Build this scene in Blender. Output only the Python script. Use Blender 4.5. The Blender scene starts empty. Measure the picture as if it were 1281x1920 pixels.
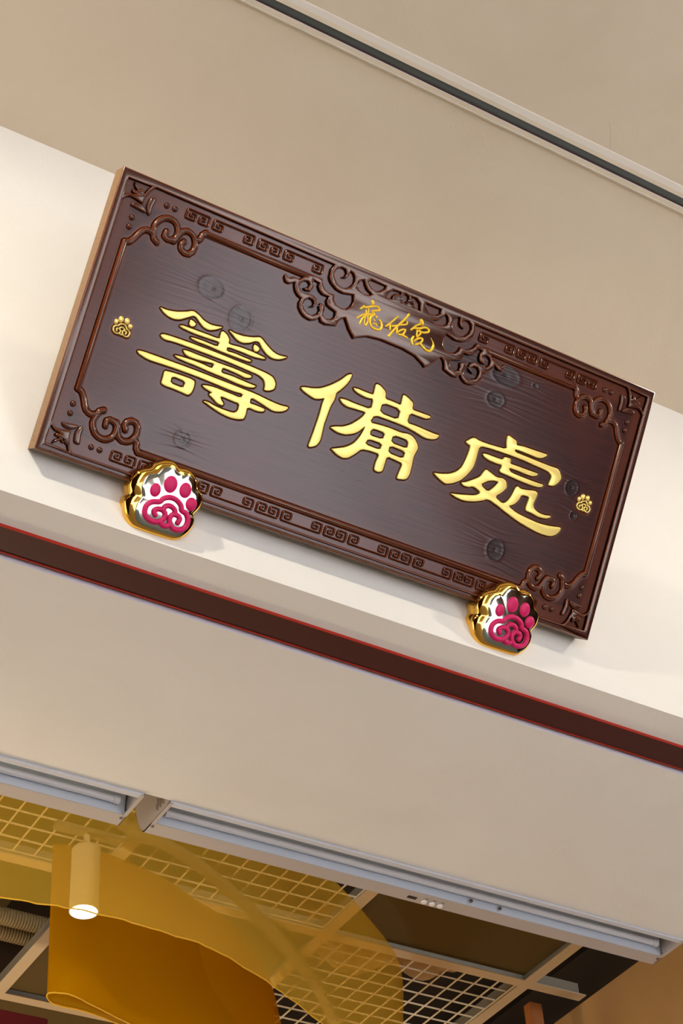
import bpy, bmesh, math, json, random
import numpy as np
from mathutils import Vector, Matrix
random.seed(7)
sc = bpy.context.scene
COL = sc.collection

# ------------------------------------------------------------------ camera
cam_d = bpy.data.cameras.new('camera')
cam_d.sensor_fit = 'HORIZONTAL'; cam_d.sensor_width = 24.0
cam_d.lens = 3379.444 * 24.0 / 1281.0
cam_d.clip_start = 0.05; cam_d.clip_end = 100
cam = bpy.data.objects.new('camera', cam_d); COL.objects.link(cam)
# columns of CW: world X, Y, Z seen in the camera's right / down / forward axes
CW = ((0.8578221, -0.51049734, -0.0593991), (0.30773013, 0.60281983, -0.73612917), (0.41163505, 0.61318897, 0.67422963))
right, down, fwd = Vector(CW[0]), Vector(CW[1]), Vector(CW[2])
cam.matrix_world = Matrix(((right.x, -down.x, -fwd.x, -0.79694), (right.y, -down.y, -fwd.y, -2.16079), (right.z, -down.z, -fwd.z, -2.25326), (0, 0, 0, 1)))
sc.camera = cam

# ------------------------------------------------------------------ world, lights, exposure
sc.view_settings.view_transform = 'Standard'; sc.view_settings.look = 'None'
sc.view_settings.gamma = 1.0; sc.view_settings.use_curve_mapping = False
sc.view_settings.exposure = 0.75
W = bpy.data.worlds.new('world'); sc.world = W; W.use_nodes = True
W.node_tree.nodes['Background'].inputs[0].default_value = (0.86, 0.93, 1.0, 1)
W.node_tree.nodes['Background'].inputs[1].default_value = 1.6

# daylight on the street behind the camera: the building stands between it and the plaque
sun = bpy.data.lights.new('sun', 'SUN'); sun.energy = 25.0; sun.angle = math.radians(1.0); sun.color = (1.0, 0.96, 0.90)
so = bpy.data.objects.new('sun', sun); COL.objects.link(so); so.rotation_euler = Vector((0.10, -0.12, -1.0)).to_track_quat('-Z', 'Y').to_euler()

def spot(name, loc, target, power, size, blend, radius, color):
    l = bpy.data.lights.new(name, 'SPOT'); l.energy = power; l.spot_size = math.radians(size)
    l.spot_blend = blend; l.shadow_soft_size = radius; l.color = color
    o = bpy.data.objects.new(name, l); COL.objects.link(o); o.location = loc
    o.rotation_euler = (Vector(target) - Vector(loc)).to_track_quat('-Z', 'Y').to_euler()
    return o
# ceiling spotlights either side of the plaque, a little in front of it
spot('wall_spotlight', (-1.15, -1.25, 0.82), (0.25, 0, -0.50), 55, 88, 0.9, 0.03, (1.0, 0.93, 0.80))
spot('wall_spotlight', (2.65, -1.30, 0.82), (1.0, 0, -0.50), 38, 84, 0.9, 0.03, (1.0, 0.93, 0.82))
# unseen warm fill lights added to brighten the room behind the lintel
def fill_light(loc, power, radius, color):
    l = bpy.data.lights.new('added_fill', 'POINT'); l.energy = power; l.shadow_soft_size = radius; l.color = color
    o = bpy.data.objects.new('added_fill', l); COL.objects.link(o); o.location = loc
fill_light((0.05, 1.55, -0.55), 12, 0.10, (1.0, 0.82, 0.56))  # added on the near side to lift the sheer cloth
fill_light((0.2, 3.2, -0.9), 34, 0.15, (1.0, 0.80, 0.52))
fill_light((1.9, 3.6, -1.1), 19, 0.15, (1.0, 0.80, 0.52))

# ------------------------------------------------------------------ materials
def lin(c):
    return tuple((x/255/12.92 if x/255 <= .04045 else ((x/255+.055)/1.055)**2.4) for x in c) + (1,)
def mat(name, rgb, rough=.6, metal=0., **kw):
    m = bpy.data.materials.new(name); m.use_nodes = True
    b = m.node_tree.nodes['Principled BSDF']
    b.inputs['Base Color'].default_value = lin(rgb); b.inputs['Roughness'].default_value = rough; b.inputs['Metallic'].default_value = metal
    for k, v in kw.items(): b.inputs[k.replace('_', ' ')].default_value = v
    return m
def nt(m): return m.node_tree.nodes, m.node_tree.links, m.node_tree.nodes['Principled BSDF']
def noise(m, scale, detail=4, rough=.55, vec=None, dist=0.):
    n, l, b = nt(m); t = n.new('ShaderNodeTexNoise'); t.inputs['Scale'].default_value = scale
    t.inputs['Detail'].default_value = detail; t.inputs['Roughness'].default_value = rough; t.inputs['Distortion'].default_value = dist
    if vec is None:
        tc = n.new('ShaderNodeTexCoord'); l.new(tc.outputs['Object'], t.inputs['Vector'])
    else: l.new(vec, t.inputs['Vector'])
    return t
def ramp(m, src, stops):
    n, l, b = nt(m); r = n.new('ShaderNodeValToRGB')
    while len(r.color_ramp.elements) < len(stops): r.color_ramp.elements.new(.5)
    for e, (p, c) in zip(r.color_ramp.elements, stops): e.position = p; e.color = c
    l.new(src, r.inputs[0]); return r.outputs[0]
def bump(m, src, strength, dist, prev=None):
    n, l, b = nt(m); u = n.new('ShaderNodeBump'); u.inputs['Strength'].default_value = strength; u.inputs['Distance'].default_value = dist
    l.new(src, u.inputs['Height'])
    if prev is not None: l.new(prev, u.inputs['Normal'])
    l.new(u.outputs[0], b.inputs['Normal']); return u.outputs[0]
def mixc(m, fac, a, c):
    n, l, b = nt(m); x = n.new('ShaderNodeMix'); x.data_type = 'RGBA'
    if isinstance(fac, float): x.inputs[0].default_value = fac
    else: l.new(fac, x.inputs[0])
    for s, v in ((6, a), (7, c)):
        if isinstance(v, tuple): x.inputs[s].default_value = v
        else: l.new(v, x.inputs[s])
    return x.outputs[2]
def plaster(name, rgb, rgb2):
    m = mat(name, rgb, .75); n, l, b = nt(m)
    t = noise(m, 2.3, 5, .6, dist=.6)
    l.new(ramp(m, t.outputs[0], [(.3, lin(rgb)), (.75, lin(rgb2))]), b.inputs['Base Color'])
    f = noise(m, 130, 3); s1 = bump(m, f.outputs[0], .12, .002)
    g = noise(m, 9, 6, .55, dist=1.2); r = ramp(m, g.outputs[0], [(.47, (0, 0, 0, 1)), (.50, (1, 1, 1, 1)), (.53, (0, 0, 0, 1))])
    bump(m, r, .10, .003, s1); return m
M = {}
M['wall'] = plaster('cream_wall_paint', (238, 233, 222), (232, 227, 214))
M['ceiling'] = plaster('beige_ceiling_paint', (221, 205, 178), (213, 196, 168))
M['soffit'] = plaster('soffit_paint', (240, 234, 221), (234, 226, 211))
M['red'] = mat('dark_red_enamel', (66, 10, 2), .6)
M['red_edge'] = mat('bright_red_edge', (180, 36, 18), .4)
M['white_edge'] = mat('white_edge_bead', (232, 232, 236), .5)
M['floor'] = mat('grey_paving', (184, 186, 198), .7)
M['added_front_wall'] = mat('taupe_added_wall', (96, 88, 82), 1.)
M['indoor_floor'] = mat('stone_indoor_floor', (168, 156, 142), .5)
M['dark_ceiling'] = mat('dark_brown_ceiling', (70, 56, 42), .8)
M['added_dark_wall'] = mat('dark_reflection_wall', (48, 30, 22), 1.)
M['added_dark_wall'].node_tree.nodes['Principled BSDF'].inputs['Specular IOR Level'].default_value = 0
M['track'] = mat('beige_track_metal', (222, 212, 194), .45)
M['track_dark'] = mat('dark_track_slot', (92, 96, 92), .5)
M['track_line'] = mat('dark_brown_seal', (74, 50, 40), .6)
M['white_metal'] = mat('white_powder_coated_metal', (186, 174, 164), .42)
M['reflector'] = mat('white_reflector', (216, 222, 230), .48, .7)
M['lip'] = mat('white_enamel_lip', (206, 206, 210), .4)
M['tube'] = mat('white_unlit_tube', (212, 210, 210), .3)
M['screw'] = mat('dull_screw_metal', (120, 105, 90), .35, .8)
M['black'] = mat('black_plastic', (20, 18, 18), .4)
M['print'] = mat('faded_black_print', (96, 84, 74), .7)
M['button'] = mat('white_button', (240, 238, 232), .4)
M['grid'] = mat('painted_steel_grid', (200, 180, 150), .5)
M['grid_dark'] = mat('painted_steel_web', (140, 130, 112), .55)
M['mesh'] = mat('pale_wire', (226, 212, 184), .5)
M['brown_panel'] = mat('brown_ceiling_board', (84, 66, 22), .8)
M['slab'] = mat('dark_slab', (52, 38, 24), .9)
M['tan'] = plaster('tan_wall_cloth', (190, 150, 96), (176, 136, 84))
M['duct'] = mat('ribbed_hose', (128, 106, 66), .6)
M['redbox'] = mat('red_board', (100, 3, 6), .8)
M['wood_post'] = mat('orange_timber', (170, 105, 50), .6)
M['lamp_white'] = mat('white_lamp_body', (235, 228, 215), .35)
M['lamp_on'] = mat('lit_lens', (255, 244, 225), .5, Emission_Color=(1, .93, .8, 1), Emission_Strength=14.)
M['gold'] = mat('gold_paint', (255, 226, 126), .36, .5)
n_, l_, b_ = nt(M['gold']); bump(M['gold'], noise(M['gold'], 900, 2).outputs[0], .08, .0004)
M['small_gold'] = mat('deep_gold_paint', (250, 204, 50), .36, .5)
M['chrome_gold'] = mat('polished_gold', (246, 190, 84), .05, 1.0)
M['chrome_pale'] = mat('polished_pale_gold', (178, 182, 168), .07, 1.0)
M['magenta'] = mat('magenta_rubber', (208, 22, 92), .42)
M['magenta'].node_tree.nodes['Principled BSDF'].inputs['Specular IOR Level'].default_value = .3

# lacquered wood: the panel carries the attributes warm, knot and grain
def lacquer(name, panel):
    m = mat(name, (60, 26, 20), .24, Coat_Weight=.12 if panel else .5, Coat_Roughness=.15, IOR=1.42); n, l, b = nt(m)
    tc = n.new('ShaderNodeTexCoord'); mp = n.new('ShaderNodeMapping'); mp.inputs['Scale'].default_value = (3, 60, 3)
    l.new(tc.outputs['Object'], mp.inputs[0])
    t = noise(m, 3.0, 6, .6, mp.outputs[0], .4)
    c = ramp(m, t.outputs[0], [(.3, lin((44, 14, 8))), (.7, lin((62, 22, 13)))])
    big = noise(m, 4.0, 3, .5)
    if not panel: pass
    c = mixc(m, ramp(m, big.outputs[0], [(.4, (0, 0, 0, 1)), (.7, (.5, .5, .5, 1))]), c, lin((80, 30, 14)))
    ag = n.new('ShaderNodeAttribute'); ag.attribute_name = 'groove_dark'; gdark = ag.outputs['Fac']; dark = lin((16, 6, 3))  # darkens and dulls the lacquer along grooves and low flanks
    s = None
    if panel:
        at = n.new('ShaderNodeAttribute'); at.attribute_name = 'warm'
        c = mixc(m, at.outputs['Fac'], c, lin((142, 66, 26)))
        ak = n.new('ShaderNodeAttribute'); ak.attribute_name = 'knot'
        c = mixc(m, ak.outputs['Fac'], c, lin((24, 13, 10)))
        c = mixc(m, gdark, c, dark)
        l.new(c, b.inputs['Base Color'])
        s = bump(m, t.outputs[0], .07, .0010)
    else:
        at = n.new('ShaderNodeAttribute'); at.attribute_name = 'edge'
        c = mixc(m, at.outputs['Fac'], c, lin((150, 66, 14))); c = mixc(m, gdark, c, dark)
        l.new(c, b.inputs['Base Color']); s = bump(m, t.outputs[0], .05, .0006)
        b.inputs['Roughness'].default_value = .26; b.inputs['Coat Roughness'].default_value = .13; b.inputs['IOR'].default_value = 1.5
    mr = n.new('ShaderNodeMapRange'); l.new(gdark, mr.inputs['Value']); mr.inputs['To Min'].default_value = .5; mr.inputs['To Max'].default_value = .02
    l.new(mr.outputs[0], b.inputs['Specular IOR Level'])
    mc = n.new('ShaderNodeMapRange'); l.new(gdark, mc.inputs['Value']); mc.inputs['To Min'].default_value = b.inputs['Coat Weight'].default_value; mc.inputs['To Max'].default_value = 0.
    l.new(mc.outputs[0], b.inputs['Coat Weight'])
    f = noise(m, 700, 2); bump(m, f.outputs[0], .022, .0004, s)
    b.inputs['Specular Tint'].default_value = (1.0, .72, .5, 1) if not panel else (1, .95, .92, 1)
    return m
M['panel'] = lacquer('lacquered_panel', True)
M['lacquer'] = lacquer('glossy_carved_lacquer', False)
M['raw_side'] = mat('ochre_raw_side', (160, 122, 80), .55)
n_, l_, b_ = nt(M['raw_side']); t_ = noise(M['raw_side'], 160, 3)
l_.new(ramp(M['raw_side'], t_.outputs[0], [(.30, lin((90, 56, 30))), (.36, lin((150, 112, 72))), (.7, lin((162, 124, 82)))]), b_.inputs['Base Color'])

M['underside'] = mat('shaded_underside_wood', (116, 96, 80), .6)  # side wood toned down, shade of the board's lower face put in the colour
def cloth(name, rgb, through):
    m = bpy.data.materials.new(name); m.use_nodes = True; n = m.node_tree.nodes; l = m.node_tree.links
    n.clear(); out = n.new('ShaderNodeOutputMaterial')
    d = n.new('ShaderNodeBsdfDiffuse'); d.inputs[0].default_value = lin(rgb)
    t = n.new('ShaderNodeBsdfTranslucent'); t.inputs[0].default_value = lin(rgb)
    p = n.new('ShaderNodeBsdfTransparent'); p.inputs[0].default_value = (1.0, .84, .46, 1)
    a = n.new('ShaderNodeMixShader'); a.inputs[0].default_value = .5
    c = n.new('ShaderNodeMixShader'); c.inputs[0].default_value = through
    l.new(d.outputs[0], a.inputs[1]); l.new(t.outputs[0], a.inputs[2]); l.new(a.outputs[0], c.inputs[1]); l.new(p.outputs[0], c.inputs[2]); l.new(c.outputs[0], out.inputs[0])
    return m
M['cloth'] = cloth('sheer_yellow_voile', (252, 208, 74), .56)
M['cloth2'] = cloth('dense_yellow_voile', (206, 150, 5), .12)
M['hem'] = mat('yellow_hem', (232, 180, 40), .8)

# ------------------------------------------------------------------ helpers
def link(name, me, m, parent=None):
    if m is not None and not me.materials: me.materials.append(m)
    o = bpy.data.objects.new(name, me); COL.objects.link(o)
    if parent is not None: o.parent = parent
    return o
def pydata(name, V, F, m, parent=None, smooth=False):
    me = bpy.data.meshes.new(name); me.from_pydata([tuple(v) for v in V], [], F); me.update()
    if smooth:
        me.polygons.foreach_set('use_smooth', [True]*len(me.polygons)); me.set_sharp_from_angle(angle=math.radians(42))
    return link(name, me, m, parent)
def tag(o, label=None, cat=None, group=None, kind=None):
    for k, v in (('label', label), ('category', cat), ('group', group), ('kind', kind)):
        if v: o[k] = v
    return o
def empty(name, loc, label, cat, group=None, rot=(0, 0, 0)):
    o = bpy.data.objects.new(name, None); COL.objects.link(o); o.location = loc; o.rotation_euler = rot
    return tag(o, label, cat, group)
def box_geo(x0, x1, y0, y1, z0, z1, bev=0.):
    V = [(x, y, z) for x in (x0, x1) for y in (y0, y1) for z in (z0, z1)]
    F = [(0, 1, 3, 2), (4, 6, 7, 5), (0, 4, 5, 1), (2, 3, 7, 6), (0, 2, 6, 4), (1, 5, 7, 3)]
    return V, F
def box(name, x0, x1, y0, y1, z0, z1, m, parent=None, bev=0.):
    V, F = box_geo(x0, x1, y0, y1, z0, z1)
    o = pydata(name, V, F, m, parent)
    if bev:
        bm = bmesh.new(); bm.from_mesh(o.data); bmesh.ops.bevel(bm, geom=bm.edges[:], offset=bev, segments=2, affect='EDGES'); bm.to_mesh(o.data); bm.free()
    return o
def prism_x(name, prof, x0, x1, m, parent=None, smooth=False):
    """a (y, z) profile drawn out along X, counter-clockwise seen from -X or not: normals recalculated"""
    n = len(prof); V = [(x0, y, z) for y, z in prof] + [(x1, y, z) for y, z in prof]
    F = [(i, (i+1) % n, n+(i+1) % n, n+i) for i in range(n)] + [tuple(range(n))[::-1], tuple(range(n, 2*n))]
    o = pydata(name, V, F, m, parent)
    bm = bmesh.new(); bm.from_mesh(o.data); bmesh.ops.recalc_face_normals(bm, faces=bm.faces); bm.to_mesh(o.data); bm.free()
    if smooth:
        o.data.polygons.foreach_set('use_smooth', [True]*len(o.data.polygons)); o.data.set_sharp_from_angle(angle=math.radians(35))
    return o
def catmull(P, n=6, closed=False):
    P = [np.array(p, float) for p in P]; out = []; N = len(P)
    if N < 3 and not closed: return P
    rng = range(N if closed else N-1)
    for i in rng:
        p0 = P[(i-1) % N] if closed or i > 0 else 2*P[0]-P[1]
        p1, p2 = P[i], P[(i+1) % N]
        p3 = P[(i+2) % N] if closed or i+2 < N else 2*P[-1]-P[-2]
        for k in range(n):
            t = k/n; out.append(.5*((2*p1)+(-p0+p2)*t+(2*p0-5*p1+4*p2-p3)*t*t+(-p0+3*p1-3*p2+p3)*t**3))
    if not closed: out.append(P[-1])
    return out
def chaikin(P):
    out = []; N = len(P)
    for i in range(N):
        a = np.array(P[i], float); b = np.array(P[(i+1) % N], float); out += [a*.8+b*.2, a*.2+b*.8]
    return out
def tube_geo(path, r, rz, w, seg=10, taper=0., V=None, F=None, close=False):
    """half-round bead lying in a local XY plane at height w: radius r sideways, rz outward"""
    V = [] if V is None else V; F = [] if F is None else F
    P = [np.array(p[:2], float) for p in path]; N = len(P)
    T = []
    for i in range(N):
        a = P[(i-1) % N] if close else P[max(i-1, 0)]; b = P[(i+1) % N] if close else P[min(i+1, N-1)]
        t = b-a; T.append(t/(np.linalg.norm(t)+1e-12))
    rings = []
    def ring(c, t, s):
        nrm = np.array([-t[1], t[0]]); k0 = len(V)
        for k in range(seg):
            a = 2*math.pi*k/seg; q = c+nrm*(r*s*math.cos(a)); V.append((q[0], q[1], w+rz*s*math.sin(a)))
        rings.append(list(range(k0, k0+seg)))
    if not close:
        for a in (.95, .6, .25): ring(P[0]-T[0]*r*math.sin(a*math.pi/2)*.95, T[0], max(math.cos(a*math.pi/2), .08))
    for i in range(N):
        s = 1.
        if taper and i > N*(1-taper): s = max(.25, (N-1-i)/(N*taper))
        ring(P[i], T[i], s)
    if not close:
        se = .25 if taper else 1.
        for a in (.25, .6, .95): ring(P[-1]+T[-1]*r*se*math.sin(a*math.pi/2)*.95, T[-1], se*max(math.cos(a*math.pi/2), .08))
    M_ = len(rings)
    for i in range(M_ if close else M_-1):
        A, B = rings[i], rings[(i+1) % M_]
        for k in range(seg): F.append((A[k], B[k], B[(k+1) % seg], A[(k+1) % seg]))
    if not close: F.append(tuple(rings[0])); F.append(tuple(rings[-1])[::-1])
    return V, F
def plate(name, loops, w0, w1, bev, m, parent, res=2):
    """flat solid cut from 2D outlines (inner loops are holes), edges rounded"""
    cu = bpy.data.curves.new(name, 'CURVE'); cu.dimensions = '2D'; cu.fill_mode = 'BOTH'
    for L in loops:
        s = cu.splines.new('POLY'); s.points.add(len(L)-1)
        s.points.foreach_set('co', [c for p in L for c in (p[0], p[1], 0, 1)]); s.use_cyclic_u = True
    cu.extrude = (w1-w0)/2-bev; cu.bevel_depth = bev; cu.bevel_resolution = res; cu.offset = -bev
    tmp = bpy.data.objects.new('tmp', cu); COL.objects.link(tmp)
    dg = bpy.context.evaluated_depsgraph_get(); me = bpy.data.meshes.new_from_object(tmp.evaluated_get(dg))
    bpy.data.objects.remove(tmp); bpy.data.curves.remove(cu)
    me.name = name; me.transform(Matrix.Translation((0, 0, (w0+w1)/2))); me.materials.clear()
    bm = bmesh.new(); bm.from_mesh(me); bmesh.ops.remove_doubles(bm, verts=bm.verts, dist=2e-6); bm.to_mesh(me); bm.free()
    me.polygons.foreach_set('use_smooth', [True]*len(me.polygons)); me.set_sharp_from_angle(angle=math.radians(50))
    return link(name, me, m, parent)
def cyl_geo(c, axis, r, h, seg=20, V=None, F=None):
    V = [] if V is None else V; F = [] if F is None else F
    ax = Vector(axis).normalized(); q = ax.to_track_quat('Z', 'Y'); k0 = len(V)
    for z in (0, h):
        for k in range(seg):
            a = 2*math.pi*k/seg; v = Vector(c)+q @ Vector((r*math.cos(a), r*math.sin(a), z)); V.append(tuple(v))
    for k in range(seg): F.append((k0+k, k0+(k+1) % seg, k0+seg+(k+1) % seg, k0+seg+k))
    F.append(tuple(range(k0, k0+seg))[::-1]); F.append(tuple(range(k0+seg, k0+2*seg))); return V, F
def lathe(name, prof, m, parent=None, seg=32, loc=(0, 0, 0)):
    V = []; F = []; n = len(prof)
    for k in range(seg):
        a = 2*math.pi*k/seg
        for r, z in prof: V.append((loc[0]+r*math.cos(a), loc[1]+r*math.sin(a), loc[2]+z))
    for k in range(seg):
        k2 = (k+1) % seg
        for i in range(n-1): F.append((k*n+i, k2*n+i, k2*n+i+1, k*n+i+1))
    return pydata(name, V, F, m, parent, True)

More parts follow.
